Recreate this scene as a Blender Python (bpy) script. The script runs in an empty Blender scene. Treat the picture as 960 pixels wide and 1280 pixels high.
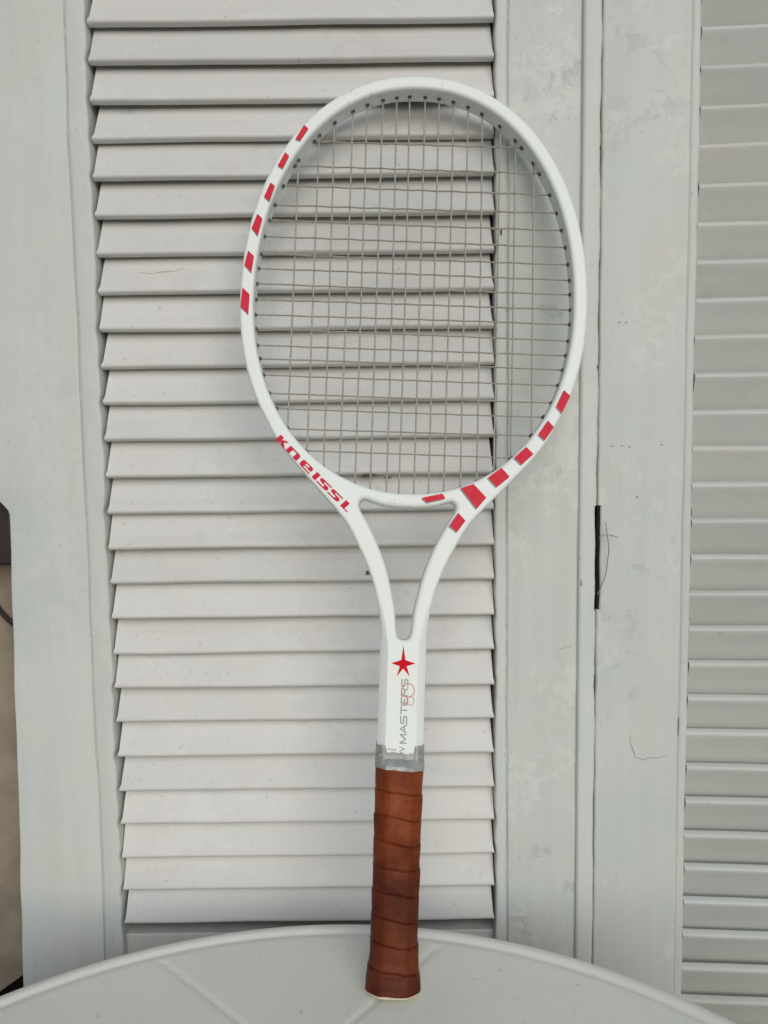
import bpy, bmesh, math, random
from math import sin, cos, pi, radians, sqrt, atan2, floor
from mathutils import Vector, Matrix
from mathutils.geometry import tessellate_polygon

random.seed(7)
S = bpy.context.scene
C = S.collection

# ------------------------------------------------------------------ camera
FPX = 985.0
VX, VY = 621 - 480, 12190 - 640           # vanishing point of the verticals
dn = Vector((VX, VY, FPX)).normalized()   # world "down" seen in camera axes (right, down, forward)
up = -dn
yb = (Vector((0, 0, 1)) - up * up.z).normalized()
xb = yb.cross(up)
if xb.x < 0: xb = -xb
Rw = Matrix((xb, yb, up))                 # camera axes -> world
right_w = Rw @ Vector((1, 0, 0)); up_w = Rw @ Vector((0, -1, 0)); back_w = Rw @ Vector((0, 0, -1))
cd = bpy.data.cameras.new('camera'); cam = bpy.data.objects.new('camera', cd); C.objects.link(cam)
M = Matrix((right_w, up_w, back_w)).transposed().to_4x4()
CAM = Vector((0, -0.66, 0))
cam.matrix_world = Matrix.Translation(CAM) @ M
cd.sensor_fit = 'VERTICAL'; cd.sensor_height = 36.0; cd.lens = 36.0 * FPX / 1280.0
cd.clip_start = 0.02; cd.clip_end = 500
S.camera = cam

# ------------------------------------------------------------------ world, sun, exposure
SUN_EL, SUN_AZ = 26.0, 12.0               # soft light from behind the camera, above, a little to the right
w = bpy.data.worlds.new('World'); S.world = w; w.use_nodes = True
wn = w.node_tree; bg = wn.nodes['Background']
sky = wn.nodes.new('ShaderNodeTexSky'); sky.sky_type = 'NISHITA'; sky.sun_disc = False
sky.sun_elevation = radians(SUN_EL); sky.sun_rotation = radians(180 - SUN_AZ)
sky.air_density = 1.0; sky.dust_density = 1.0; sky.ozone_density = 1.0
wn.links.new(sky.outputs[0], bg.inputs[0]); bg.inputs[1].default_value = 0.066
sd = bpy.data.lights.new('sun', 'SUN'); sd.energy = 1.50; sd.angle = radians(52); sd.color = (1.0, 0.985, 0.955)
so = bpy.data.objects.new('sun', sd); C.objects.link(so)
sdir = Vector((sin(radians(SUN_AZ)) * cos(radians(SUN_EL)), -cos(radians(SUN_AZ)) * cos(radians(SUN_EL)), sin(radians(SUN_EL))))
so.rotation_euler = sdir.to_track_quat('Z', 'Y').to_euler(); so.location = (0.5, -3, 3)
S.view_settings.view_transform = 'Standard'; S.view_settings.look = 'None'
S.view_settings.exposure = 0.15; S.view_settings.gamma = 1.0

# ------------------------------------------------------------------ materials
def nodes_mat(name):
    m = bpy.data.materials.new(name); m.use_nodes = True
    nt = m.node_tree; return m, nt, nt.nodes['Principled BSDF']
def N(nt, t, **kw):
    n = nt.nodes.new(t)
    for k, v in kw.items():
        if k in n.inputs: n.inputs[k].default_value = v
        else: setattr(n, k, v)
    return n
def coords(nt, scale=(1, 1, 1)):
    tc = N(nt, 'ShaderNodeTexCoord'); mp = N(nt, 'ShaderNodeMapping'); mp.inputs['Scale'].default_value = scale
    nt.links.new(tc.outputs['Object'], mp.inputs['Vector']); return mp.outputs[0]
def ramp(nt, fac, stops):
    r = N(nt, 'ShaderNodeValToRGB'); e = r.color_ramp.elements
    while len(e) < len(stops): e.new(0.5)
    for i, (p, c) in enumerate(stops):
        e[i].position = p; e[i].color = (*c, 1) if len(c) == 3 else c
    nt.links.new(fac, r.inputs[0]); return r.outputs[0]
def mix(nt, fac, a, b, mode='MIX'):
    n = N(nt, 'ShaderNodeMix'); n.data_type = 'RGBA'; n.blend_type = mode
    for sock, v in ((n.inputs[0], fac), (n.inputs[6], a), (n.inputs[7], b)):
        if hasattr(v, 'is_linked') or hasattr(v, 'links'): nt.links.new(v, sock)
        else: sock.default_value = v if not isinstance(v, tuple) else (*v, 1)
    return n.outputs[2]
def math_n(nt, op, a, b=0.0):
    n = N(nt, 'ShaderNodeMath'); n.operation = op
    for i, v in enumerate((a, b)):
        if hasattr(v, 'links'): nt.links.new(v, n.inputs[i])
        else: n.inputs[i].default_value = v
    return n.outputs[0]

def paint_mat(name, base, cold, warm, streak, dirt=0.35, rough=0.5, bump=0.25, flake=0.5):
    """old brushed oil paint: broad tint drift, brush streaks, flaked patches, specks of dirt"""
    m, nt, b = nodes_mat(name)
    v1 = coords(nt); vs = coords(nt, streak)
    oi = N(nt, 'ShaderNodeObjectInfo')
    add = N(nt, 'ShaderNodeVectorMath'); add.operation = 'ADD'
    sc = N(nt, 'ShaderNodeVectorMath'); sc.operation = 'SCALE'; sc.inputs[0].default_value = (3.1, 1.7, 2.3)
    nt.links.new(oi.outputs['Random'], sc.inputs['Scale']); nt.links.new(v1, add.inputs[0]); nt.links.new(sc.outputs[0], add.inputs[1])
    big = N(nt, 'ShaderNodeTexNoise', Scale=13.0, Detail=5.0, Roughness=0.6); nt.links.new(add.outputs[0], big.inputs['Vector'])
    st = N(nt, 'ShaderNodeTexNoise', Scale=60.0, Detail=5.0, Roughness=0.65); nt.links.new(vs, st.inputs['Vector'])
    col = ramp(nt, big.outputs[0], [(0.30, cold), (0.5, base), (0.72, warm)])
    sg = ramp(nt, st.outputs[0], [(0.25, (0.93, 0.93, 0.92)), (0.6, (1, 1, 1))])
    col = mix(nt, 1.0, col, sg, 'MULTIPLY')
    rv = math_n(nt, 'MULTIPLY_ADD', oi.outputs['Random'], 0.07)
    rv.node.inputs[2].default_value = 0.955
    cr = N(nt, 'ShaderNodeCombineColor')
    for i in range(3): nt.links.new(rv, cr.inputs[i])
    col = mix(nt, 1.0, col, cr.outputs[0], 'MULTIPLY')
    # flaked patches (a thinner layer of paint left, edges with relief)
    fl = N(nt, 'ShaderNodeTexNoise', Scale=46.0, Detail=7.0, Roughness=0.62, Distortion=0.6); nt.links.new(add.outputs[0], fl.inputs['Vector'])
    reg = N(nt, 'ShaderNodeTexNoise', Scale=7.0, Detail=2.0); nt.links.new(add.outputs[0], reg.inputs['Vector'])
    fm = ramp(nt, math_n(nt, 'MULTIPLY', fl.outputs[0], ramp(nt, reg.outputs[0], [(0.48, (0.75,) * 3), (0.62, (1.12,) * 3)])), [(0.55, (0, 0, 0)), (0.625, (1, 1, 1))])
    fmv = math_n(nt, 'MULTIPLY', fm, flake)
    col = mix(nt, fmv, col, mix(nt, 1.0, col, (0.90, 0.905, 0.905), 'MULTIPLY'))
    # thicker, paler dabs of a later coat
    f2 = N(nt, 'ShaderNodeTexNoise', Scale=70.0, Detail=5.0, Roughness=0.6, Distortion=1.2); nt.links.new(add.outputs[0], f2.inputs['Vector'])
    rg2 = N(nt, 'ShaderNodeTexNoise', Scale=9.0, Detail=2.0); nt.links.new(v1, rg2.inputs['Vector'])
    m2 = ramp(nt, math_n(nt, 'MULTIPLY', f2.outputs[0], ramp(nt, rg2.outputs[0], [(0.42, (0.7,) * 3), (0.62, (1.15,) * 3)])), [(0.52, (0, 0, 0)), (0.60, (1, 1, 1))])
    col = mix(nt, math_n(nt, 'MULTIPLY', m2, flake), col, mix(nt, 1.0, col, (1.09, 1.085, 1.075), 'MULTIPLY'))
    # dirt specks
    sp = N(nt, 'ShaderNodeTexNoise', Scale=240.0, Detail=3.0); nt.links.new(v1, sp.inputs['Vector'])
    spm = ramp(nt, sp.outputs[0], [(0.66, (0, 0, 0)), (0.74, (1, 1, 1))])
    spr = math_n(nt, 'MULTIPLY', spm, dirt)
    col = mix(nt, spr, col, (0.30, 0.28, 0.25))
    nt.links.new(col, b.inputs['Base Color'])
    rr = ramp(nt, big.outputs[0], [(0.3, (rough - 0.06,) * 3), (0.7, (rough + 0.1,) * 3)])
    nt.links.new(rr, b.inputs['Roughness'])
    b.inputs['Specular IOR Level'].default_value = 0.35
    h = math_n(nt, 'ADD', math_n(nt, 'MULTIPLY', st.outputs[0], 0.5), math_n(nt, 'MULTIPLY', fm, -0.35 * flake))
    h = math_n(nt, 'ADD', h, math_n(nt, 'MULTIPLY', big.outputs[0], 1.5))
    bp = N(nt, 'ShaderNodeBump', Strength=bump, Distance=0.0012); nt.links.new(h, bp.inputs['Height'])
    nt.links.new(bp.outputs[0], b.inputs['Normal'])
    return m

BASE = (0.600, 0.622, 0.588); COLD = (0.572, 0.612, 0.590); WARM = (0.622, 0.618, 0.574)
M_stile = paint_mat('stile_paint', BASE, COLD, WARM, (1.0, 1.0, 0.05), flake=0.3, bump=0.35)
M_stile_worn = paint_mat('worn_stile_paint', BASE, COLD, WARM, (1.0, 1.0, 0.05), flake=1.4, bump=0.6)
M_stile_r = paint_mat('brushed_stile_paint', BASE, COLD, WARM, (1.0, 1.0, 0.03), flake=0.8, bump=0.5)
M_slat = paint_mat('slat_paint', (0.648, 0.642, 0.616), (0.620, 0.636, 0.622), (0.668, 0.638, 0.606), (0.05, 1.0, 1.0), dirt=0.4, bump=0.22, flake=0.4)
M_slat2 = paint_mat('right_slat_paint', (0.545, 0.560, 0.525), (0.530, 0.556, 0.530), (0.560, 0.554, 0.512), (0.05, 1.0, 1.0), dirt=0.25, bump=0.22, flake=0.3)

def simple(name, col, rough=0.5, var=0.08, scale=40, bump=0.0, bscale=300, spec=0.5, coat=0.0, stretch=(1, 1, 1)):
    m, nt, b = nodes_mat(name)
    v = coords(nt, stretch)
    n = N(nt, 'ShaderNodeTexNoise', Scale=scale, Detail=5.0, Roughness=0.6); nt.links.new(v, n.inputs['Vector'])
    a = tuple(c * (1 - var) for c in col); d = tuple(min(1, c * (1 + var)) for c in col)
    nt.links.new(ramp(nt, n.outputs[0], [(0.3, a), (0.7, d)]), b.inputs['Base Color'])
    b.inputs['Roughness'].default_value = rough; b.inputs['Specular IOR Level'].default_value = spec
    b.inputs['Coat Weight'].default_value = coat; b.inputs['Coat Roughness'].default_value = 0.2
    if bump:
        n2 = N(nt, 'ShaderNodeTexNoise', Scale=bscale, Detail=4.0); nt.links.new(v, n2.inputs['Vector'])
        bp = N(nt, 'ShaderNodeBump', Strength=bump, Distance=0.0006); nt.links.new(n2.outputs[0], bp.inputs['Height'])
        nt.links.new(bp.outputs[0], b.inputs['Normal'])
    return m
def lacquer_mat():
    m, nt, b = nodes_mat('racket_lacquer')
    v = coords(nt)
    n = N(nt, 'ShaderNodeTexNoise', Scale=22.0, Detail=5.0, Roughness=0.6); nt.links.new(v, n.inputs['Vector'])
    c = ramp(nt, n.outputs[0], [(0.3, (0.785, 0.830, 0.795)), (0.5, (0.81, 0.845, 0.81)), (0.72, (0.825, 0.835, 0.775))])
    sc = N(nt, 'ShaderNodeTexNoise', Scale=170.0, Detail=5.0, Roughness=0.7, Distortion=0.8); nt.links.new(v, sc.inputs['Vector'])
    rg = N(nt, 'ShaderNodeTexNoise', Scale=14.0, Detail=1.0); nt.links.new(v, rg.inputs['Vector'])
    k = ramp(nt, math_n(nt, 'MULTIPLY', sc.outputs[0], ramp(nt, rg.outputs[0], [(0.5, (0.8,) * 3), (0.65, (1.12,) * 3)])), [(0.66, (0, 0, 0)), (0.70, (1, 1, 1))])
    c = mix(nt, math_n(nt, 'MULTIPLY', k, 0.55), c, (0.40, 0.41, 0.38))
    nt.links.new(c, b.inputs['Base Color'])
    nt.links.new(ramp(nt, n.outputs[0], [(0.3, (0.36,) * 3), (0.7, (0.5,) * 3)]), b.inputs['Roughness'])
    b.inputs['Specular IOR Level'].default_value = 0.35
    bp = N(nt, 'ShaderNodeBump', Strength=0.1, Distance=0.0005); nt.links.new(n.outputs[0], bp.inputs['Height']); nt.links.new(bp.outputs[0], b.inputs['Normal'])
    return m
M_frame = lacquer_mat()
M_red = simple('stripe_red', (0.66, 0.026, 0.052), 0.5, 0.12, 200, spec=0.15)
M_starred = simple('star_red', (0.62, 0.003, 0.010), 0.5, 0.06, 200, spec=0.1)
M_letred = simple('lettering_red', (0.63, 0.018, 0.050), 0.5, 0.15, 400, spec=0.15)
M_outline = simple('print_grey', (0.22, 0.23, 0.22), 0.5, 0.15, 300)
M_print = simple('print_pale_grey', (0.33, 0.35, 0.34), 0.5, 0.35, 500)
M_pink = simple('print_thin_red', (0.62, 0.26, 0.27), 0.5, 0.2, 500)
M_string = simple('string_gut', (0.32, 0.295, 0.245), 0.4, 0.25, 500, spec=0.5)
M_grommet = simple('grommet_dark', (0.085, 0.085, 0.078), 0.6, 0.2, 300)
M_cream = simple('butt_cap_cream', (0.62, 0.55, 0.38), 0.5, 0.06, 100)
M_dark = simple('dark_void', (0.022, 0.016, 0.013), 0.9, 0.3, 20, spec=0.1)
M_chip = simple('bare_wood_chip', (0.13, 0.11, 0.085), 0.85, 0.4, 300, 0.5, 600, spec=0.2)
M_crack = simple('hairline_crack', (0.33, 0.315, 0.29), 0.9, 0.3, 300, spec=0.1)
M_joint = simple('painted_joint', (0.46, 0.47, 0.46), 0.8, 0.2, 200, spec=0.2)
M_thread = simple('dry_thread', (0.24, 0.215, 0.18), 0.8, 0.2, 300)
M_tan = simple('tan_render', (0.27, 0.225, 0.17), 0.9, 0.22, 22, 0.6, 260, spec=0.15)
M_brown = simple('dark_brown_block', (0.022, 0.013, 0.012), 0.55, 0.3, 60, 0.3, 200)
M_floor = simple('floor_concrete', (0.07, 0.07, 0.07), 0.9, 0.15, 3, 0.3, 60)
M_housewall = simple('house_wall', (0.50, 0.46, 0.38), 0.9, 0.1, 4, 0.4, 120)

def tape_mat():
    m, nt, b = nodes_mat('silver_tape')
    v = coords(nt)
    n = N(nt, 'ShaderNodeTexNoise', Scale=55.0, Detail=4.0, Distortion=0.8); nt.links.new(v, n.inputs['Vector'])
    nt.links.new(ramp(nt, n.outputs[0], [(0.35, (0.27, 0.28, 0.26)), (0.55, (0.34, 0.355, 0.335)), (0.70, (0.50, 0.52, 0.49))]), b.inputs['Base Color'])
    b.inputs['Roughness'].default_value = 0.38; b.inputs['Metallic'].default_value = 0.1
    bp = N(nt, 'ShaderNodeBump', Strength=0.25, Distance=0.0005); nt.links.new(n.outputs[0], bp.inputs['Height']); nt.links.new(bp.outputs[0], b.inputs['Normal'])
    return m
M_tape = tape_mat()

def leather_mat():
    m, nt, b = nodes_mat('grip_leather')
    v = coords(nt)
    n = N(nt, 'ShaderNodeTexNoise', Scale=38.0, Detail=6.0, Roughness=0.65, Distortion=0.5); nt.links.new(v, n.inputs['Vector'])
    n2 = N(nt, 'ShaderNodeTexNoise', Scale=900.0, Detail=3.0); nt.links.new(v, n2.inputs['Vector'])
    n3 = N(nt, 'ShaderNodeTexVoronoi', Scale=650.0); nt.links.new(v, n3.inputs['Vector'])
    c = ramp(nt, n.outputs[0], [(0.28, (0.085, 0.014, 0.004)), (0.48, (0.178, 0.034, 0.008)), (0.74, (0.300, 0.073, 0.018))])
    g = ramp(nt, n2.outputs[0], [(0.3, (0.75, 0.72, 0.7)), (0.6, (1, 1, 1))])
    # the leather is paler towards the top of the handle, darker towards the butt
    tc = N(nt, 'ShaderNodeTexCoord'); sx = N(nt, 'ShaderNodeSeparateXYZ'); nt.links.new(tc.outputs['Object'], sx.inputs[0])
    mr = N(nt, 'ShaderNodeMapRange'); nt.links.new(sx.outputs['Y'], mr.inputs[0])
    mr.inputs[1].default_value = 0.075; mr.inputs[2].default_value = 0.105
    n4 = N(nt, 'ShaderNodeTexNoise', Scale=25.0, Detail=3.0); nt.links.new(v, n4.inputs['Vector'])
    f = math_n(nt, 'ADD', mr.outputs[0], math_n(nt, 'MULTIPLY_ADD', n4.outputs[0], 0.6)); f.node.inputs[0].links[0].from_node
    dk = ramp(nt, mr.outputs[0], [(0.0, (0.55, 0.48, 0.55)), (1.0, (1, 1, 1))])
    col = mix(nt, 1.0, mix(nt, 1.0, c, g, 'MULTIPLY'), dk, 'MULTIPLY')
    nt.links.new(col, b.inputs['Base Color'])
    nt.links.new(ramp(nt, n.outputs[0], [(0.3, (0.62,) * 3), (0.7, (0.42,) * 3)]), b.inputs['Roughness'])
    b.inputs['Specular IOR Level'].default_value = 0.22
    h = math_n(nt, 'ADD', math_n(nt, 'MULTIPLY', n3.outputs['Distance'], 0.35), math_n(nt, 'MULTIPLY', n.outputs[0], 1.2))
    bp = N(nt, 'ShaderNodeBump', Strength=0.4, Distance=0.0009); nt.links.new(h, bp.inputs['Height']); nt.links.new(bp.outputs[0], b.inputs['Normal'])
    return m
M_leather = leather_mat()

def plastic_mat():
    m, nt, b = nodes_mat('table_plastic')
    v = coords(nt)
    n = N(nt, 'ShaderNodeTexNoise', Scale=9.0, Detail=6.0, Roughness=0.6); nt.links.new(v, n.inputs['Vector'])
    n2 = N(nt, 'ShaderNodeTexNoise', Scale=700.0, Detail=2.0); nt.links.new(v, n2.inputs['Vector'])
    c = ramp(nt, n.outputs[0], [(0.3, (0.755, 0.765, 0.69)), (0.7, (0.805, 0.81, 0.74))])
    c = mix(nt, 1.0, c, ramp(nt, n2.outputs[0], [(0.3, (0.94,) * 3), (0.6, (1,) * 3)]), 'MULTIPLY')
    s = N(nt, 'ShaderNodeTexNoise', Scale=120.0, Detail=4.0); nt.links.new(v, s.inputs['Vector'])
    sf = math_n(nt, 'MULTIPLY', ramp(nt, s.outputs[0], [(0.66, (0, 0, 0)), (0.75, (1, 1, 1))]), 0.3)
    c = mix(nt, sf, c, (0.32, 0.31, 0.27))
    nt.links.new(c, b.inputs['Base Color']); b.inputs['Roughness'].default_value = 0.5
    b.inputs['Specular IOR Level'].default_value = 0.35
    bp = N(nt, 'ShaderNodeBump', Strength=0.25, Distance=0.0004); nt.links.new(n2.outputs[0], bp.inputs['Height']); nt.links.new(bp.outputs[0], b.inputs['Normal'])
    return m
M_table = plastic_mat()

# ------------------------------------------------------------------ helpers
def link(name, me, mat, parent=None, smooth=None):
    o = bpy.data.objects.new(name, me); C.objects.link(o)
    if mat and not me.materials: me.materials.append(mat)
    if parent: o.parent = parent
    return o
def mesh(name, vs, fs, mat, parent=None, smooth=False, scale=1.0, flat=()):
    me = bpy.data.meshes.new(name)
    me.from_pydata([tuple(Vector(v) * scale) for v in vs], [], fs)
    if smooth:
        for i, p in enumerate(me.polygons): p.use_smooth = True
        for i in flat: me.polygons[i].use_smooth = False
        me.set_sharp_from_angle(angle=radians(40))
    me.update()
    return link(name, me, mat, parent)
def fix(me):
    bm = bmesh.new(); bm.from_mesh(me); bmesh.ops.recalc_face_normals(bm, faces=bm.faces); bm.to_mesh(me); bm.free()
    if any(p.use_smooth for p in me.polygons): me.set_sharp_from_angle(angle=radians(40))
def boxbm(bm, x0, x1, y0, y1, z0, z1):
    v = [bm.verts.new((x, y, z)) for x in (x0, x1) for y in (y0, y1) for z in (z0, z1)]
    for f in ((0, 1, 3, 2), (4, 6, 7, 5), (0, 4, 5, 1), (2, 3, 7, 6), (0, 2, 6, 4), (1, 5, 7, 3)): bm.faces.new([v[i] for i in f])
def box(name, x0, x1, y0, y1, z0, z1, mat, parent=None, bev=0.0):
    bm = bmesh.new(); boxbm(bm, x0, x1, y0, y1, z0, z1)
    if bev: bmesh.ops.bevel(bm, geom=bm.edges[:], offset=bev, segments=3, profile=0.5, affect='EDGES')
    bmesh.ops.recalc_face_normals(bm, faces=bm.faces)
    me = bpy.data.meshes.new(name); bm.to_mesh(me); bm.free()
    if bev:
        for p in me.polygons: p.use_smooth = p.area < (x1 - x0) * (z1 - z0) * 0.02
    return link(name, me, mat, parent)
def empty(name, loc=(0, 0, 0)):
    o = bpy.data.objects.new(name, None); o.empty_display_size = 0.05; o.location = loc; C.objects.link(o); return o
def tag(o, label=None, cat=None, group=None, kind=None):
    if label: o['label'] = label
    if cat: o['category'] = cat
    if group: o['group'] = group
    if kind: o['kind'] = kind
    return o
def tube(pts, r, n=8, closed_ends=True):
    vs, fs = [], []
    P = [Vector(p) for p in pts]
    ref = Vector((0.13, 0.31, 0.94))
    for i, p in enumerate(P):
        t = (P[min(i + 1, len(P) - 1)] - P[max(i - 1, 0)]).normalized()
        a = t.cross(ref)
        if a.length < 0.1: a = t.cross(Vector((1, 0, 0)))
        a.normalize(); b = t.cross(a)
        rr = r[i] if isinstance(r, (list, tuple)) else r
        for k in range(n):
            q = 2 * pi * k / n; vs.append(p + (a * cos(q) + b * sin(q)) * rr)
    for i in range(len(P) - 1):
        for k in range(n):
            fs.append((i * n + k, i * n + (k + 1) % n, (i + 1) * n + (k + 1) % n, (i + 1) * n + k))
    if closed_ends:
        fs.append(tuple(range(n - 1, -1, -1))); fs.append(tuple(range((len(P) - 1) * n, len(P) * n)))
    return vs, fs

def column_strip(name, xl, xr, y0, y1, z0, z1, mat, parent, step=0.004, r=0.0015, bow=None, breaks=()):
    """a vertical board whose left / right edges follow xl(z), xr(z); front corners rounded"""
    n = max(2, int((z1 - z0) / step)) if (callable(xl) or callable(xr)) else 2
    L = xl if callable(xl) else (lambda z: xl)
    Rr = xr if callable(xr) else (lambda z: xr)
    vs, fs = [], []
    zs = sorted([z0 + (z1 - z0) * i / (n - 1) for i in range(n)] + [b_ + e_ for b_ in breaks for e_ in (-1e-5, 1e-5)])
    n = len(zs)
    for z in zs:
        a, b = L(z), Rr(z)
        dy = bow(z) if bow else 0
        prof = [(a, y1), (a, y0 + r)]
        prof += [(a + r * (1 - cos(t * pi / 8)), y0 + r * (1 - sin(t * pi / 8))) for t in (1, 2, 3)]
        prof += [(a + r, y0), (b - r, y0)]
        prof += [(b - r * (1 - cos(t * pi / 8)), y0 + r * (1 - sin(t * pi / 8))) for t in (3, 2, 1)]
        prof += [(b, y0 + r), (b, y1)]
        vs += [(x, y + (dy if y < y1 else 0), z) for x, y in prof]
    k = len(prof)
    for i in range(n - 1):
        for j in range(k):
            j2 = (j + 1) % k
            fs.append((i * k + j, i * k + j2, (i + 1) * k + j2, (i + 1) * k + j))
    fs.append(tuple(range(k - 1, -1, -1))); fs.append(tuple(range((n - 1) * k, n * k)))
    o = mesh(name, vs, fs, mat, parent, smooth=True, flat=(len(fs) - 1, len(fs) - 2)); 
    for i, p in enumerate(o.data.polygons):
        if i < (n - 1) * k and (i % k) in (5, 11, 0, 10) : p.use_smooth = callable(xl) or callable(xr)
    return o

def vnoise(seed, amp, freq):
    rs = random.Random(seed); ph = [(rs.uniform(0, 6.28), rs.uniform(0.6, 1.7) * freq * (1.9 ** k), amp / (1.6 ** k)) for k in range(4)]
    return lambda z: sum(a * sin(z * f + p) for p, f, a in ph)

# ------------------------------------------------------------------ setting
YS = 0.0025
fl = mesh('floor', [(-40, -40, -1.10), (40, -40, -1.10), (40, 40, -1.10), (-40, 40, -1.10)], [(0, 1, 2, 3)], M_floor); tag(fl, kind='structure')
rw = mesh('dark_backing', [(-1.6, 0.12, -1.10), (1.3, 0.12, -1.10), (1.3, 0.12, 0.98), (-1.6, 0.12, 0.98)], [(0, 1, 2, 3)], M_dark); tag(rw, kind='structure')  # near-black sheet stands in for the unlit space behind the slats
uw = box('upper_wall', -1.6, 2.6, 0.012, 0.30, 0.962, 2.2, M_housewall); tag(uw, kind='structure')
# tan side wall left of the shutter, its lower edge running towards the viewer
def prism(name, plan, z0s, z1, mat, parent=None):
    n = len(plan); vs = [(x, y, z) for (x, y), z in zip(plan, z0s)] + [(x, y, z1) for x, y in plan]
    fs = [tuple(range(n - 1, -1, -1)), tuple(range(n, 2 * n))] + [(i, (i + 1) % n, n + (i + 1) % n, n + i) for i in range(n)]
    o = mesh(name, vs, fs, mat, parent); fix(o.data); return o
sw = prism('side_wall', [(-0.318, 0.038), (-0.420, 0.038), (-1.6, 0.038), (-1.6, 0.11), (-0.420, 0.11), (-0.318, 0.11)], [-0.472, -0.545, -0.60, -0.60, -0.545, -0.472], 2.2, M_tan); tag(sw, kind='structure')

# ------------------------------------------------------------------ left shutter
PITCH = 0.03041; Z0 = 0.3387
ls = empty('louvred_shutter', (-0.07, 0.0, -1.05)); off = Vector((0.07, 0, 1.05))
tag(ls, 'white louvred wooden shutter with slats sloping down and out, directly behind the racket head', 'shutter', 'louvred window shutters')
ls.location = (0, 0, 0)
n1 = vnoise(3, 0.0005, 30); n2 = vnoise(4, 0.0004, 45); n3 = vnoise(9, 0.0004, 25)
_na = [random.uniform(0.2, 1.0) for _ in range(80)]; _nb = [random.uniform(0.1, 1.0) for _ in range(80)]
def _ph(z):
    v = (z - Z0) / PITCH - 0.10; k = floor(v); return v - k, int(k) + 40
def notch_left(z):                       # inner edge nicked where each slat enters its mortise
    ph, k = _ph(z); d = min(ph, 1 - ph); k2 = k if ph < 0.5 else k + 1
    return -0.2344 - 0.0020 * _na[k2 % 80] * math.exp(-(d / 0.16) ** 2) + n1(z)
def notch_right(z):
    ph, k = _ph(z); d = min(ph, 1 - ph); k2 = k if ph < 0.5 else k + 1
    return 0.0937 + 0.0010 * _nb[k2 % 80] * math.exp(-(d / 0.2) ** 2) + n2(z)
def left_outer(z):
    if z > -0.035: return -0.3300
    if z > -0.052: return -0.3300 + (-0.035 - z) / 0.017 * 0.0145
    return -0.3155 + (-0.052 - z) / 0.41 * -0.0085 + n3(z) * 0.8
groL = vnoise(21, 0.0005, 12)
gl = lambda z: -0.2508 + groL(z)
column_strip('stile_board', left_outer, lambda z: gl(z) - 0.0004, 0.0, 0.036, -1.05, 0.90, M_stile, ls, bow=vnoise(5, 0.0006, 9))
column_strip('stile_bead', lambda z: gl(z) + 0.0001, notch_left, 0.0004, 0.036, -1.05, 0.90, M_stile, ls, r=0.0022)
gr_ = vnoise(22, 0.0003, 12)
grf = lambda z: 0.1034 + gr_(z)
column_strip('stile_bead', notch_right, lambda z: grf(z) - 0.0002, 0.0006, 0.036, -1.05, 0.90, M_stile, ls, r=0.0022)
column_strip('stile_board', lambda z: grf(z) + 0.0006, 0.1642, 0.0, 0.036, -1.05, 0.90, M_stile_worn, ls, bow=vnoise(6, 0.0006, 9))
# the narrow groove floors
mesh('groove_joint', [(-0.253, 0.0016, -1.05), (-0.248, 0.0016, -1.05), (-0.248, 0.0016, 0.9), (-0.253, 0.0016, 0.9)], [(0, 1, 2, 3)], M_joint, ls)
mesh('groove_joint', [(0.1005, 0.0014, -1.05), (0.1065, 0.0014, -1.05), (0.1065, 0.0014, 0.9), (0.1005, 0.0014, 0.9)], [(0, 1, 2, 3)], M_joint, ls)
# raised astragal strip with the narrow slot cut in its edge
seam_n = vnoise(31, 0.00035, 60)
def astr_right(z):
    return 0.1783 + seam_n(z)
SL0, SL1 = -0.1420, -0.0530
column_strip('astragal', 0.1632, (lambda z: astr_right(z) - (0.0012 if SL0 < z < SL1 else 0)), -0.0042, 0.034, -1.05, 0.90, M_stile, ls, step=0.003, r=0.0030, breaks=(SL0, SL1))
box('top_rail', -0.2352, 0.0940, 0.003, 0.034, 0.74, 0.90, M_stile, ls, 0.002)
box('bottom_rail', -0.2352, 0.0940, 0.010, 0.034, -1.05, -0.4330, M_stile, ls, 0.0015)

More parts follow.
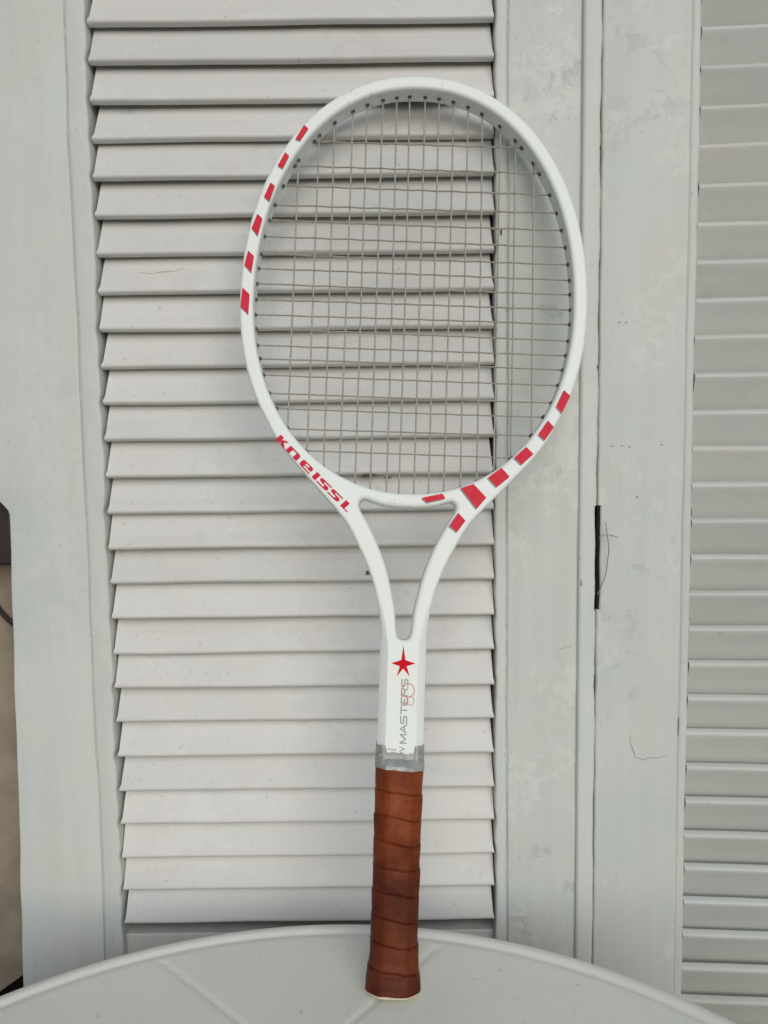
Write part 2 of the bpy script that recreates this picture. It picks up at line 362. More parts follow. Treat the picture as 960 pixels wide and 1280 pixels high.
def slat_mesh(xl0, xl1, xr0, xr1, zb, yfront, alpha, L, t, seed, flip=False, tilt=0.0):
    """one louvre; cross-section in (y,z) with rounded nose; ends cut slightly skew; faint waviness along the length"""
    rs = random.Random(seed)
    s, c_ = sin(alpha), cos(alpha)
    r = t * 0.34
    prof = []                                    # local: p along slat (0 at nose), q through thickness (0 front face)
    for k in range(5): a = k * pi / 8; prof.append((r * (1 - sin(a)), r * (1 - cos(a))))
    prof = prof[::-1]                            # from (0,r) to (r,0)
    lower = [(r * (1 - cos(a)), t - r * (1 - sin(a))) for a in [k * pi / 8 for k in range(5)]]
    full = [(L, 0.0), (L * 0.15, 0.0)] + [(p, q) for p, q in prof[::-1] if p < L * 0.149] + lower[::1] + [(L * 0.15, t), (L, t)]
    yz = []
    for p, q in full:
        if not flip: y = yfront + p * s + q * c_; z = zb + t * s + p * c_ - q * s
        else:        y = yfront + p * s + q * c_; z = zb - t * s - p * c_ + q * s
        yz.append((y, z, p / L))
    nx = 14; wv = vnoise(seed, 0.00019, 20)
    vs, fs = [], []
    k = len(yz)
    for i in range(nx + 1):
        f = i / nx
        for y, z, pl in yz:
            e = 1.0 if flip else min(1.0, max(0.0, pl - 0.03) / 0.26)
            a = xl0 + (xl1 - xl0) * e; b = xr0 + (xr1 - xr0) * e
            x = a + (b - a) * f
            vs.append((x, y + wv(x) * 0.8, z + wv(x + 3) + tilt * (f - 0.5)))
    for i in range(nx):
        for j in range(k):
            j2 = (j + 1) % k; fs.append((i * k + j, i * k + j2, (i + 1) * k + j2, (i + 1) * k + j))
    m = len(vs); vs += vs[:k] + vs[nx * k:(nx + 1) * k]     # ends get their own vertices
    fs.append(tuple(range(m + k - 1, m - 1, -1))); fs.append(tuple(range(m + k, m + 2 * k)))
    return vs, fs
A = radians(22)
for i in range(-13, 26):
    rs = random.Random(100 + i)
    zb = Z0 - PITCH * i + rs.uniform(-0.0005, 0.0005)
    gapl = rs.choice((0.0, 0.0012, 0.0018, 0.0024)) * rs.uniform(0.7, 1.2); gapr = rs.choice((0.0, 0.0008, 0.0016, 0.0026)) * rs.uniform(0.7, 1.2)
    vs, fs = slat_mesh(-0.2338, -0.2326 + gapl, 0.0932, 0.0925 - gapr, zb, YS + rs.uniform(-0.0006, 0.0008), A + rs.uniform(-0.02, 0.02), 0.0355, 0.0073, 500 + i, tilt=rs.uniform(-0.0006, 0.0006))
    o = mesh('slat', vs, fs, M_slat, ls, smooth=True); fix(o.data)
    for p in o.data.polygons[-2:]: p.use_smooth = False
    for p in o.data.polygons:
        if p.area > 0.0002: p.use_smooth = False

# ------------------------------------------------------------------ right shutter (turned a little towards the viewer)
rsh = empty('louvred_shutter', (0.1794, 0.0004, 0)); rsh.rotation_euler = (0, 0, -radians(4.6))
tag(rsh, 'white louvred shutter at the right edge, its slats leaning out at the top', 'shutter', 'louvred window shutters')
n5 = vnoise(41, 0.0005, 40); n6 = vnoise(42, 0.0004, 30)
def rs_left(z): return abs(n5(z)) * 0.5
def rs_in(z):
    return 0.0778 + n6(z) * 0.7
rbead = lambda z: 0.0700 + n5(z + 2) * 0.4
bw7 = vnoise(7, 0.0006, 9)
column_strip('stile_board', (lambda z: rs_left(z) + (0.0024 if SL0 < z < SL1 else 0)), lambda z: rbead(z) + 0.0006, 0.0, 0.036, -1.05, 0.90, M_stile_r, rsh, bow=bw7, r=0.0025, breaks=(SL0, SL1))
box('slot_dark_fill', 0.0003, 0.0030, 0.0022, 0.030, SL0 + 0.0004, SL1 - 0.0004, M_dark, rsh)  # near-black box added to paint the slot's deep shade
column_strip('stile_bead', lambda z: rbead(z), rs_in, 0.0012, 0.036, -1.05, 0.90, M_stile, rsh, r=0.0025)
column_strip('stile_board', 0.420, 0.50, 0.0, 0.036, -1.05, 0.90, M_stile, rsh)
box('top_rail', 0.0776, 0.4202, 0.003, 0.034, 0.74, 0.90, M_stile, rsh, 0.002)
box('bottom_rail', 0.0776, 0.4202, 0.003, 0.034, -1.05, -0.80, M_stile, rsh, 0.002)
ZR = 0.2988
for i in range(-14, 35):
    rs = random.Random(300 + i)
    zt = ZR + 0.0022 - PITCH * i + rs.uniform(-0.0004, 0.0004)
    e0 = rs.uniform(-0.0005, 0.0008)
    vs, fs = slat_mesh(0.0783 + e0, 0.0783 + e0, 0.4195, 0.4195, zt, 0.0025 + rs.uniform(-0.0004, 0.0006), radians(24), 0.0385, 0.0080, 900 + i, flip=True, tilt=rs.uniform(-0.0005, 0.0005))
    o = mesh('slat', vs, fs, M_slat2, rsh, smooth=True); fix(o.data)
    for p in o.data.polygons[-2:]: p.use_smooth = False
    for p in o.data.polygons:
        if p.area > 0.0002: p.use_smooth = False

# ------------------------------------------------------------------ chips, cracks, thread
def chip(x, y, z, w_, h_, seed, parent, mat=M_chip, nrm_tilt=0.0, th=0.0005):
    rs = random.Random(seed); n = 12
    out = [(cos(a) * w_ * rs.uniform(0.55, 1.1), sin(a) * h_ * rs.uniform(0.5, 1.1)) for a in [2 * pi * k / n for k in range(n)]]
    vs = [(x, y - th * 1.3, z)] + [(x + a * 0.8, y - th + b * nrm_tilt, z + b * 0.8) for a, b in out] + [(x + a, y + th + b * nrm_tilt, z + b) for a, b in out]
    fs = [(0, 1 + k, 1 + (k + 1) % n) for k in range(n)] + [(1 + k, 1 + n + k, 1 + n + (k + 1) % n, 1 + (k + 1) % n) for k in range(n)]
    return mesh('paint_chip', vs, fs, mat, parent)
chip(0.0985, 0.0008, 0.172, 0.0012, 0.0048, 1, ls)
chip(-0.012, 0.0045, -0.0255, 0.0085, 0.0019, 2, ls, nrm_tilt=-0.3)
chip(0.004, 0.0040, -0.0275, 0.0040, 0.0010, 3, ls, nrm_tilt=-0.3)
chip(-0.0145, 0.0038, -0.1085, 0.0024, 0.0024, 4, ls)
chip(-0.0560, 0.0075, -0.0190, 0.0028, 0.0028, 5, ls, nrm_tilt=-0.3)
chip(0.1655, -0.0042, -0.118, 0.0010, 0.004, 6, ls, M_crack)
chip(0.1778, -0.0034, 0.236, 0.0010, 0.003, 7, ls)
chip(0.1772, -0.0034, 0.062, 0.0010, 0.003, 8, ls)
chip(0.1775, -0.0036, -0.205, 0.0012, 0.012, 9, ls)
def crack(pts, parent, r=0.00028, name='crack', mat=M_crack):
    # pts in (x, y, z); jittered polyline
    rs = random.Random(int(pts[0][0] * 1e5) & 0xffff); P = []
    for a, b in zip(pts[:-1], pts[1:]):
        a, b = Vector(a), Vector(b); m = max(2, int((b - a).length / 0.003))
        for k in range(m): q = a.lerp(b, k / m); P.append(q + Vector((rs.uniform(-1, 1), 0, rs.uniform(-1, 1))) * 0.0008)
    P.append(Vector(pts[-1])); r *= 0.62
    rad = [r * (0.35 + 0.65 * sin(pi * min(1, max(0.05, i / (len(P) - 1))))) for i in range(len(P))]
    vs, fs = tube(P, rad, 5); return mesh(name, vs, fs, mat, parent, smooth=True)
crack([(0.144, 0.0, -0.179), (0.149, 0.0, -0.175), (0.154, 0.0, -0.1735), (0.160, 0.0, -0.1755)], ls, 0.0003)
yl = YS + 0.004
crack([(-0.205, yl + 0.0025, 0.1445), (-0.190, yl + 0.0020, 0.1440), (-0.176, yl + 0.0024, 0.1450), (-0.163, yl + 0.0032, 0.1480)], ls, 0.0003)
crack([(-0.212, yl + 0.0036, 0.2735), (-0.204, yl + 0.0042, 0.2750), (-0.198, yl + 0.0050, 0.2765)], ls, 0.0003)
# right leaf: cracks in its stile (leaf coordinates)
crack([(0.0290, 0.0, -0.252), (0.0315, 0.0, -0.262), (0.0345, 0.0, -0.270), (0.0415, 0.0, -0.2725), (0.052, 0.0, -0.2705), (0.061, 0.0, -0.269)], rsh, 0.00035)
crack([(0.0560, 0.0, -0.308), (0.066, 0.0, -0.3065)], rsh, 0.0003)
chip(0.0705, 0.0012, -0.243, 0.0007, 0.0095, 11, rsh, M_crack)
for k, (x, z) in enumerate([(0.012, -0.0035), (0.020, -0.0030), (0.026, -0.0040), (0.052, -0.0025), (0.033, -0.046), (0.016, 0.098), (0.022, 0.098)]):
    chip(x, 0.0, z, 0.0011, 0.0006, 20 + k, rsh, M_crack)
chip(0.098, 0.0040, -0.1615, 0.0030, 0.0008, 31, rsh)
chip(0.104, 0.0040, -0.1625, 0.0025, 0.0006, 32, rsh, M_crack)
for k, z in enumerate((-0.060, -0.125, -0.150, -0.190, 0.295, 0.265, 0.205)):
    chip(0.0779, 0.0030, z, 0.0006, random.uniform(0.002, 0.005), 40 + k, rsh)

th = empty('dry_thread', (0, 0, 0)); tag(th, 'thin dry thread curling out of the black slot between the two shutters', 'thread')
P = [(0.1790, -0.0045, -0.128), (0.1815, -0.0060, -0.121), (0.1850, -0.0070, -0.110), (0.1865, -0.0072, -0.098), (0.1875, -0.0070, -0.088), (0.1862, -0.0062, -0.078), (0.1855, -0.0058, -0.072), (0.1850, -0.0052, -0.067)]
def smooth_pts(P, m=5):
    P = [Vector(p) for p in P]; out = []
    for i in range(len(P) - 1):
        p0, p1, p2, p3 = P[max(i - 1, 0)], P[i], P[i + 1], P[min(i + 2, len(P) - 1)]
        for k in range(m):
            t = k / m; out.append(0.5 * ((2 * p1) + (p2 - p0) * t + (2 * p0 - 5 * p1 + 4 * p2 - p3) * t * t + (3 * p1 - p0 - 3 * p2 + p3) * t ** 3))
    out.append(P[-1]); return out
vs, fs = tube(smooth_pts(P), 0.00042, 6); mesh('strand', vs, fs, M_thread, th, smooth=True)
P = [(0.1795, -0.0045, -0.0800), (0.1830, -0.0060, -0.0775), (0.1880, -0.0070, -0.0772), (0.1925, -0.0062, -0.0785), (0.1955, -0.0050, -0.0800)]
vs, fs = tube(smooth_pts(P), 0.00032, 6); mesh('strand', vs, fs, M_thread, th, smooth=True)

# brown block and cable at the left edge
bb = box('brown_block', -0.41, -0.3190, 0.010, 0.037, -0.0990, -0.0430, M_brown, None, 0.002)
tag(bb, 'dark brown block peeking out beside the left edge of the left shutter', 'block')
vs, fs = tube(smooth_pts([(-0.370, 0.034, -0.118), (-0.352, 0.034, -0.132), (-0.342, 0.034, -0.146), (-0.332, 0.034, -0.156), (-0.322, 0.034, -0.160)]), 0.0021, 8)
cb = mesh('cable', vs, fs, M_brown, None, smooth=True); tag(cb, 'short dark cable sloping down behind the left shutter edge against the tan wall', 'cable')

# ------------------------------------------------------------------ table
TZ = -0.385
tb = empty('garden_table', (0, 0, 0)); tag(tb, 'round off-white plastic garden table with grooved top and rounded rim', 'table')
TC = (-0.0427, -0.4373); TR = 0.3870
def seg_d(px, py, a, b):
    ax, ay = a; bx, by = b; dx, dy = bx - ax, by - ay
    t = max(0, min(1, ((px - ax) * dx + (py - ay) * dy) / (dx * dx + dy * dy)))
    return math.hypot(px - ax - dx * t, py - ay - dy * t), t
# lattice of grooves, mirrored through the table centre
A1 = (-0.188, -0.083); A2 = (-0.057, -0.202); B1 = (0.052, -0.066)
segs = [(A1, A2), (B1, A2)]
for k in range(1, 4):
    q = k * pi / 2
    for a, b in segs[:2]:
        r2 = lambda p: (TC[0] + (p[0] - TC[0]) * cos(q) - (p[1] - TC[1]) * sin(q), TC[1] + (p[0] - TC[0]) * sin(q) + (p[1] - TC[1]) * cos(q))
        segs.append((r2(a), r2(b)))
NA = 900
radii = [0.004 + (TR - 0.030) * (k / 230) for k in range(231)]
rim = []
R1 = TR - 0.024
rr = radii[-1]
radii = [r for r in radii if r < R1]
rimprof = [(R1, 0), (R1 + 0.0035, 0.0), (R1 + 0.0055, -0.0004), (R1 + 0.0075, -0.0010), (R1 + 0.0095, -0.0004), (R1 + 0.0115, 0.0005), (R1 + 0.014, 0.0010), (R1 + 0.018, 0.0006), (R1 + 0.021, -0.0010), (R1 + 0.0230, -0.0036), (TR, -0.0075), (TR - 0.0003, -0.020), (TR - 0.001, -0.034), (TR - 0.004, -0.034), (TR - 0.005, -0.006), (TR - 0.03, -0.0045), (0.004, -0.0045)]
vs, fs = [], []
nr = 0
def groove(x, y):
    h = 0.0
    for a, b in segs:
        d, t = seg_d(x, y, a, b)
        if d < 0.008:
            h = min(h, -0.0010 * math.exp(-(d / 0.0019) ** 2))
    return h
for r in radii:
    for k in range(NA):
        a = 2 * pi * k / NA; x = TC[0] + r * cos(a); y = TC[1] + r * sin(a)
        z = groove(x, y) if (y > -0.32 and r > 0.1) else 0.0
        vs.append((x, y, TZ + z)); 
    nr += 1
for r, z in rimprof:
    for k in range(NA):
        a = 2 * pi * k / NA; vs.append((TC[0] + r * cos(a), TC[1] + r * sin(a), TZ + z))
    nr += 1
for i in range(nr - 1):
    for k in range(NA):
        k2 = (k + 1) % NA; fs.append((i * NA + k, i * NA + k2, (i + 1) * NA + k2, (i + 1) * NA + k))
fs.append(tuple(range(NA)))
tt = mesh('tabletop', vs, fs, M_table, tb, smooth=True); fix(tt.data)
for q in range(4):
    a = pi / 4 + q * pi / 2; ca, sa = cos(a), sin(a)
    x0, y0 = TC[0] + 0.24 * ca, TC[1] + 0.24 * sa; x1, y1 = TC[0] + 0.31 * ca, TC[1] + 0.31 * sa
    vs = []
    for (x, y, z, w_) in ((x0, y0, TZ - 0.006, 0.032), (x0 + (x1 - x0) * .5, y0 + (y1 - y0) * .5, TZ - 0.36, 0.027), (x1, y1, -1.10, 0.020)):
        for dx, dy in ((-1, -1), (1, -1), (1, 1), (-1, 1)): vs.append((x + (dx * ca - dy * sa) * w_, y + (dx * sa + dy * ca) * w_, z))
    fs = [(3, 2, 1, 0), (8, 9, 10, 11)] + [(i * 4 + j, i * 4 + (j + 1) % 4, (i + 1) * 4 + (j + 1) % 4, (i + 1) * 4 + j) for i in range(2) for j in range(4)]
    o = mesh('leg', vs, fs, M_table, tb); fix(o.data)

# ------------------------------------------------------------------ racket (local: x across, y along the handle, z towards the viewer; mm)
B0 = Vector((0.003 - 0.0012, -0.1345, TZ))
Lx = Vector((0.04524845, 0.18200902, 0.98225521)).normalized()
Xx = Vector((0.99894065, 0.0, -0.04601708)).normalized()
Nx = Xx.cross(Lx).normalized()
RM = Matrix((Xx, Lx, Nx)).transposed().to_4x4()
rk = empty('tennis_racket'); rk.matrix_world = Matrix.Translation(B0) @ RM
tag(rk, 'vintage white tennis racket with red stripes and brown leather grip leaning on the shutter', 'tennis racket')
VC, AO, BT, BB_ = 503.0, 131.8, 178.5, 159.5
AI, IT, IB = 121.2, 168.2, 149.5
EX = 2.12
def sup(a, b, th):
    c_, s_ = cos(th), sin(th)
    return (a * math.copysign(abs(c_) ** (2 / EX), c_), b * math.copysign(abs(s_) ** (2 / EX), s_))
# outer contour: half side, from top centre clockwise to the shaft foot
half = []
n = 90
for k in range(n + 1):
    th = pi / 2 - k / n * (pi / 2 + 0.84)
    x, y = sup(AO, BT if th >= 0 else BB_, th); half.append((x, VC + y))
half = [p for p in half if p[1] > 402]
ctrl = [half[-2], half[-1], (101.6, 395), (90.6, 380.5), (77.2, 366.0), (63.6, 351.5), (51.8, 339), (43.2, 328), (35.8, 314.5), (28.6, 300), (22.4, 283), (18.6, 266), (16.95, 247), (16.75, 224), (16.7, 190), (16.7, 160)]
def cr2(P, m=7):
    out = []
    for i in range(1, len(P) - 1):
        p0, p1, p2 = P[i - 1], P[i], P[i + 1]; p3 = P[min(i + 2, len(P) - 1)]
        for k in range(m):
            t = k / m
            out.append(tuple(0.5 * (2 * p1[j] + (p2[j] - p0[j]) * t + (2 * p0[j] - 5 * p1[j] + 4 * p2[j] - p3[j]) * t * t + (3 * p1[j] - p0[j] - 3 * p2[j] + p3[j]) * t ** 3) for j in (0, 1)))
    out.append(P[-1]); return out
half = half[:-1] + cr2(ctrl)
half[0] = (0.0, VC + BT)
outer = half + [(-x, y) for x, y in half[::-1] if x > 1e-6]
inner = [];
for k in range(160):
    th = 2 * pi * k / 160; x, y = sup(AI, IT if sin(th) >= 0 else IB, th); inner.append((x, VC + y))
# throat opening
tc_ = [(0, 343.4), (10, 343.7), (20, 345.0), (27, 347.2), (32.6, 348.6), (35.6, 345.5), (35.2, 341.0), (32.3, 336), (29, 330.5), (22.4, 318), (16.3, 304), (12.2, 291), (8.9, 277), (7.0, 268), (6.0, 258), (5.2, 251.2), (3.8, 247.8), (2.0, 246.7), (0, 246.4)]
thr = cr2([(-10, 343.7)] + tc_ + [(-2.0, 246.7)], 5)
thr = [p for p in thr if p[0] > 0.05]
throat = [(0, 343.4)] + thr + [(0, 246.5)] + [(-x, y) for x, y in thr[::-1]]
def resample(P, step):
    Q = []; n = len(P); acc = 0
    for i in range(n):
        a, b = Vector(P[i]), Vector(P[(i + 1) % n]); d = (b - a).length
        m = max(1, int(round(d / step))) if d > step * 1.6 else 1
        for k in range(m): Q.append(tuple(a.lerp(b, k / m)))
    # drop points too close
    R = [Q[0]]
    for q in Q[1:]:
        if (Vector(q) - Vector(R[-1])).length > 0.5: R.append(q)
    if (Vector(R[-1]) - Vector(R[0])).length < 0.5: R.pop()
    return R
outer = resample(outer, 6); inner = resample(inner, 6); throat = resample(throat, 6)
HT = 9.5
def area(P): return 0.5 * sum(P[i][0] * P[(i + 1) % len(P)][1] - P[(i + 1) % len(P)][0] * P[i][1] for i in range(len(P)))
def norms(P, sgn):
    n = len(P); out = []
    for i in range(n):
        a, b = Vector(P[i - 1]), Vector(P[(i + 1) % n]); t = (b - a).normalized(); out.append(Vector((-t.y, t.x)) * sgn)
    return out
def prof_at(y, which):
    """(offset into material, z) pairs from flat face edge down to the mid plane"""
    w_ = max(0.0, min(1.0, (275 - y) / 35.0)) if which == 'outer' else 0.0   # 0 hoop, 1 shaft
    r = (2.3 if which == 'outer' else 3.0) * (1 - w_) + 0.9 * w_
    out = []
    ch = 5.0 * w_
    zt = HT
    # rounded edge, then (shaft) chamfer, then side
    K = 5
    for k in range(K + 1):
        a = pi / 2 * k / K
        o = r * (1 - sin(a)) + ch * (1 - k / K)
        z = zt - r * (1 - cos(a)) - ch * 0.85 * (k / K)
        out.append((o, z))
    out.append((0.0 if which != 'inner' else 0.35, 3.0)); out.append((0.35 if which != 'throat' else 0, 0.0))
    return out
V, F, flatF = [], [], []
def addloop(P, which):
    sgn = 1 if area(P) > 0 else -1          # left normal points inside for CCW
    inside = 1 if which == 'outer' else -1
    nm = norms(P, sgn * inside)
    rings = []
    profs = [prof_at(p[1], which) for p in P]; K = len(profs[0])
    seq = [(k, 1) for k in range(K)] + [(k, -1) for k in range(K - 2, -1, -1)]
    for k, s in seq:
        ring = []
        for p, n_, pr in zip(P, nm, profs):
            o, z = pr[k]; q = Vector(p) + n_ * o
            ring.append(len(V)); V.append((q.x, q.y, z * s))
        rings.append(ring)
    m = len(P)
    for a, b in zip(rings[:-1], rings[1:]):
        for i in range(m): F.append((a[i], a[(i + 1) % m], b[(i + 1) % m], b[i]))
    return rings[0], rings[-1]
fr = []; bk = []
for P, wh in ((outer, 'outer'), (inner, 'inner'), (throat, 'throat')):
    a, b = addloop(P, wh); fr.append(a); bk.append(b)
for group in (fr, bk):
    flat = [i for ring in group for i in ring]
    tris = tessellate_polygon([[Vector((V[i][0], V[i][1], 0)) for i in ring] for ring in group])
    for t in tris: flatF.append(len(F)); F.append(tuple(flat[i] for i in t))
fo = mesh('frame', V, F, M_frame, rk, smooth=True, scale=0.001); fix(fo.data)
nf = set(flatF)
for i, p in enumerate(fo.data.polygons):
    if i in nf: p.use_smooth = False
_ef = {}
for p in fo.data.polygons:
    for ek in p.edge_keys: _ef.setdefault(ek, set()).add(p.index in nf)
for e in fo.data.edges:
    if len(_ef[tuple(sorted(e.vertices))]) == 2: e.use_edge_sharp = True

# --- decals (flat print, a hair above the lacquer)
def decal(name, polys, mat, z=9.56, parent=rk):
    vs, fs = [], []
    for k, poly in enumerate(polys):
        b = len(vs); vs += [(x, y, z + 0.02 * (k % 7)) for x, y in poly]; fs.append(tuple(range(b, b + len(poly))))
    o = mesh(name, vs, fs, mat, parent, scale=0.001)
    bm = bmesh.new(); bm.from_mesh(o.data)
    for f in bm.faces:
        f.normal_update()
        if f.normal.z < 0: f.normal_flip()
    bmesh.ops.triangulate(bm, faces=bm.faces[:]); bm.to_mesh(o.data); bm.free()
    return o
CU = 1.2
CAMl = rk.matrix_world.inverted() @ CAM
MWI = rk.matrix_world.inverted()
def uv(px, py, z=9.6):
    d = Rw @ Vector((px - 480, py - 640, FPX))
    dl = MWI.to_3x3() @ d
    t = (z / 1000 - CAMl.z) / dl.z
    q = CAMl + dl * t
    return (q.x * 1000, q.y * 1000)
# frame outer/inner radius test lets a stripe reach exactly over the flat face
stripesL = [[(380, 156), (385.5, 160.5), (375, 176), (369, 174)],
            [(356.5, 190), (361.5, 195), (353, 211), (347, 207)],
            [(338, 228), (343.5, 232), (336.5, 251.5), (330, 246)],
            [(321.5, 267), (328, 273), (322, 295), (314.5, 285)],
            [(310, 313), (317.5, 320), (314, 341), (305.5, 331)],
            [(303, 359), (312, 368), (310.5, 393), (300.5, 383)]]
stripesR = [[(705, 487.5), (713, 495), (702.5, 516.5), (695.5, 508)],
            [(685, 525.5), (692.5, 534), (681, 550.5), (673, 543)],
            [(658, 558.5), (667, 567.5), (652, 581), (643, 572)],
            [(627, 584.5), (637, 596), (621, 609), (610, 597)],
            [(592, 605), (608, 622), (596, 636), (576, 610)],
            [(553, 617), (557, 623), (534, 628), (527.5, 622)],
            [(573, 641), (582, 651), (571.5, 665), (562, 657)]]
for st in stripesL + stripesR:
    st_uv = [uv(*p) for p in st]
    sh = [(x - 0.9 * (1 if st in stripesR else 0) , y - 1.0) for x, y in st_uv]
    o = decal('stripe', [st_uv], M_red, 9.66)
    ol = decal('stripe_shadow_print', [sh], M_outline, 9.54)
# star (4 narrow + top) on the shaft
cx, cy = uv(504, 830)
pts = [(504.3, 806.5), (506.7, 825), (519.5, 829.5), (508.2, 832.8), (512.2, 845.5), (504, 835.6), (495.8, 845.5), (499.8, 832.8), (489, 829), (501.7, 825)]
decal('star', [[uv(*p, 9.6) for p in pts]], M_starred, 9.62)
# word along the left shoulder
O_ = (344.2, 549.2); D_ = (0.700, 0.714); U_ = (0.714, -0.700)
def lp(t, h):
    h = h * (0.93 + 0.0008 * t); t = t + 0.06 * h
    bend = -0.6 * sin(pi * t / 128)
    return uv(O_[0] + D_[0] * t + U_[0] * (h + bend), O_[1] + D_[1] * t + U_[1] * (h + bend))
def R_(a, b, c_, d): return [(a, c_), (b, c_), (b, d), (a, d)]
def ssh(x): return [R_(x + 2, x + 18, 7.3, 9.2), [(x, 6), (x + 2, 4.2), (x + 7, 4.2), (x + 7, 7.5), (x + 2, 9.2), (x, 8)], R_(x + 5, x + 14, 3.9, 5.7), [(x + 10, 0.2), (x + 15, 0.2), (x + 17, 2), (x + 17, 4), (x + 15, 5.7), (x + 10, 5.7)], R_(x - 1, x + 12, 0, 1.8)]
letters = {
 'k': [R_(0, 6, 0, 9.8), [(6, 4.2), (9, 4.6), (15, 9.3), (11, 9.6), (6, 6.0)], [(6, 5.4), (6, 3.4), (9.5, 0), (16.5, 0), (10, 5.6)]],
 'n': [R_(18.5, 24.5, 0, 9.3), R_(23.5, 34, 7.2, 9.2), [(31, 0), (37.5, 0), (37.5, 7.4), (35, 9.2), (31, 9.2)]],
 'e': [[(43.5, 0.4), (48.5, 0.4), (48.5, 9), (43.5, 9), (42, 7.6), (42, 1.8)], R_(47, 57, 7.4, 9.2), [(54, 3.7), (60, 3.7), (60, 7.6), (58, 9.2), (54, 9.2)], R_(47, 58, 3.5, 5.2), R_(45, 60.5, 0, 1.7)],
 'i': [R_(65, 71.3, 0, 9.8)],
 's': ssh(74), 's2': ssh(93.5),
 'l': [R_(115.5, 122, 0, 10.2), R_(116.5, 128, 0, 1.5)]}
for k, ps in letters.items():
    decal('letter', [[lp(*p) for p in poly] for poly in ps], M_letred, 9.56)
# thin strokes on the shaft
def ribbon(pts, w_):
    quads = []
    for a, b in zip(pts[:-1], pts[1:]):
        a, b = Vector(a), Vector(b); t = (b - a)
        if t.length < 1e-6: continue
        t.normalize(); nn = Vector((-t.y, t.x)) * w_ / 2; e = t * w_ * 0.3
        quads.append([tuple(a - nn - e), tuple(b - nn + e), tuple(b + nn + e), tuple(a + nn - e)])
    return quads
G = {'M': [[(0, 0), (0, 6), (4.2, 0.6), (8.4, 6), (8.4, 0)]], 'A': [[(0, 0), (4, 6), (8, 0)], [(2, 2), (6.2, 2)]],
     'S': [[(7, 6), (1, 6), (0, 5), (0, 4), (1, 3.1), (6, 3.1), (7, 2.2), (7, 1), (6, 0), (0, 0)]], 'T': [[(0, 6), (8, 6)], [(4, 6), (4, 0)]],
     'E': [[(7, 6), (1, 6), (0, 5), (0, 1), (1, 0), (7, 0)], [(0, 3), (6, 3)]], 'R': [[(0, 0), (0, 6), (6, 6), (7, 5), (7, 4), (6, 3), (0, 3)], [(4.4, 3), (7, 0)]]}
def put(word, x0, y0, s, adv, mat, wline, sx=1.0):
    t = 0
    for ch in word:
        q = []
        for st in G[ch]:
            # text runs up the shaft: glyph x -> +y, glyph y -> -x
            q += ribbon([(x0 - gy * s, y0 + t + gx * s * sx) for gx, gy in st], wline)
        o = decal('letter', q, mat, 9.56)
        t += (10.0 if ch == 'M' else 9.2) * s * sx
bx, by = uv(507.5, 929, 9.6); tx, ty = uv(507.5, 849, 9.6)
sx_ = (ty - by) / (9.2 * 7 - 1.0) 
put('MASTERS', bx, by, sx_, 0, M_print, 0.95)
def ell(cx, cy, rx, ry, a0=0, a1=360, n=26): return [(cx + rx * cos(radians(a0 + (a1 - a0) * k / n)), cy + ry * sin(radians(a0 + (a1 - a0) * k / n))) for k in range(n + 1)]
zx, zy = uv(510, 863, 9.6)
decal('numeral', ribbon(ell(zx, zy, 4.6, 4.9), 0.7), M_pink, 9.62)
ex, ey = uv(513.3, 876, 9.6); fx, fy = uv(505.8, 874.5, 9.6)
decal('numeral', ribbon(ell(ex, ey, 2.4, 3.2), 0.55) + ribbon(ell(fx, fy, 2.3, 2.8), 0.7), M_pink, 9.62)

# --- strings
mains = [-92.8, -77.6, -64.6, -51.4, -39.8, -27.7, -16.4, -6.0, 5.6, 16.3, 27.5, 39.3, 51.5, 64.7, 77.9, 92.7]
crosses = [632, 610.8, 594.0, 578.8, 565.1, 551.8, 538.8, 525.6, 513.3, 501.6, 489.8, 477.6, 465.8, 454.2, 442.2, 428.9, 416.3, 401.6, 385.0]
def inner_y(x, topside):
    b = IT if topside else IB
    f = max(0.0, 1 - (abs(x) / AI) ** EX) ** (1 / EX)
    return VC + (b if topside else -b) * f
def inner_x(y):
    b = IT if y > VC else IB
    return AI * max(0.0, 1 - (abs(y - VC) / b) ** EX) ** (1 / EX)
rs = random.Random(5)
mj = [(rs.uniform(-0.8, 0.5) - 0.9, rs.uniform(-0.7, 0.7), rs.uniform(-0.9, 0.9)) for _ in mains]
def main_x(i, y):
    t = (y - 350) / 320
    a = mj[i]
    return mains[i] + (a[2] * (1 - t) ** 2 + a[1] * 2 * t * (1 - t) + a[0] * 1.2 * t * t)
cj = [(rs.uniform(-0.8, 0.8), rs.uniform(-0.8, 0.8), rs.uniform(-0.5, 0.5)) for _ in crosses]
def cross_y(j, x):
    t = (x + 130) / 260; a = cj[j]; return crosses[j] + a[0] * (1 - t) + a[1] * t + a[2] * sin(pi * t)
ZS = -2.2     # the string plane sits a little behind the middle of the frame
def grommet(x, y, dx, dy):
    """flared dark plastic collar where a string leaves the frame"""
    a = Vector((x, y, ZS)); d = Vector((dx, dy, 0)).normalized()
    vs, fs = tube([a - d * 1.2, a + d * 0.2, a + d * 0.5, a + d * 1.3], [1.8, 1.6, 1.25, 1.0], 8)
    return mesh('grommet', vs, fs, M_grommet, rk, smooth=True, scale=0.001)
SR = 0.66
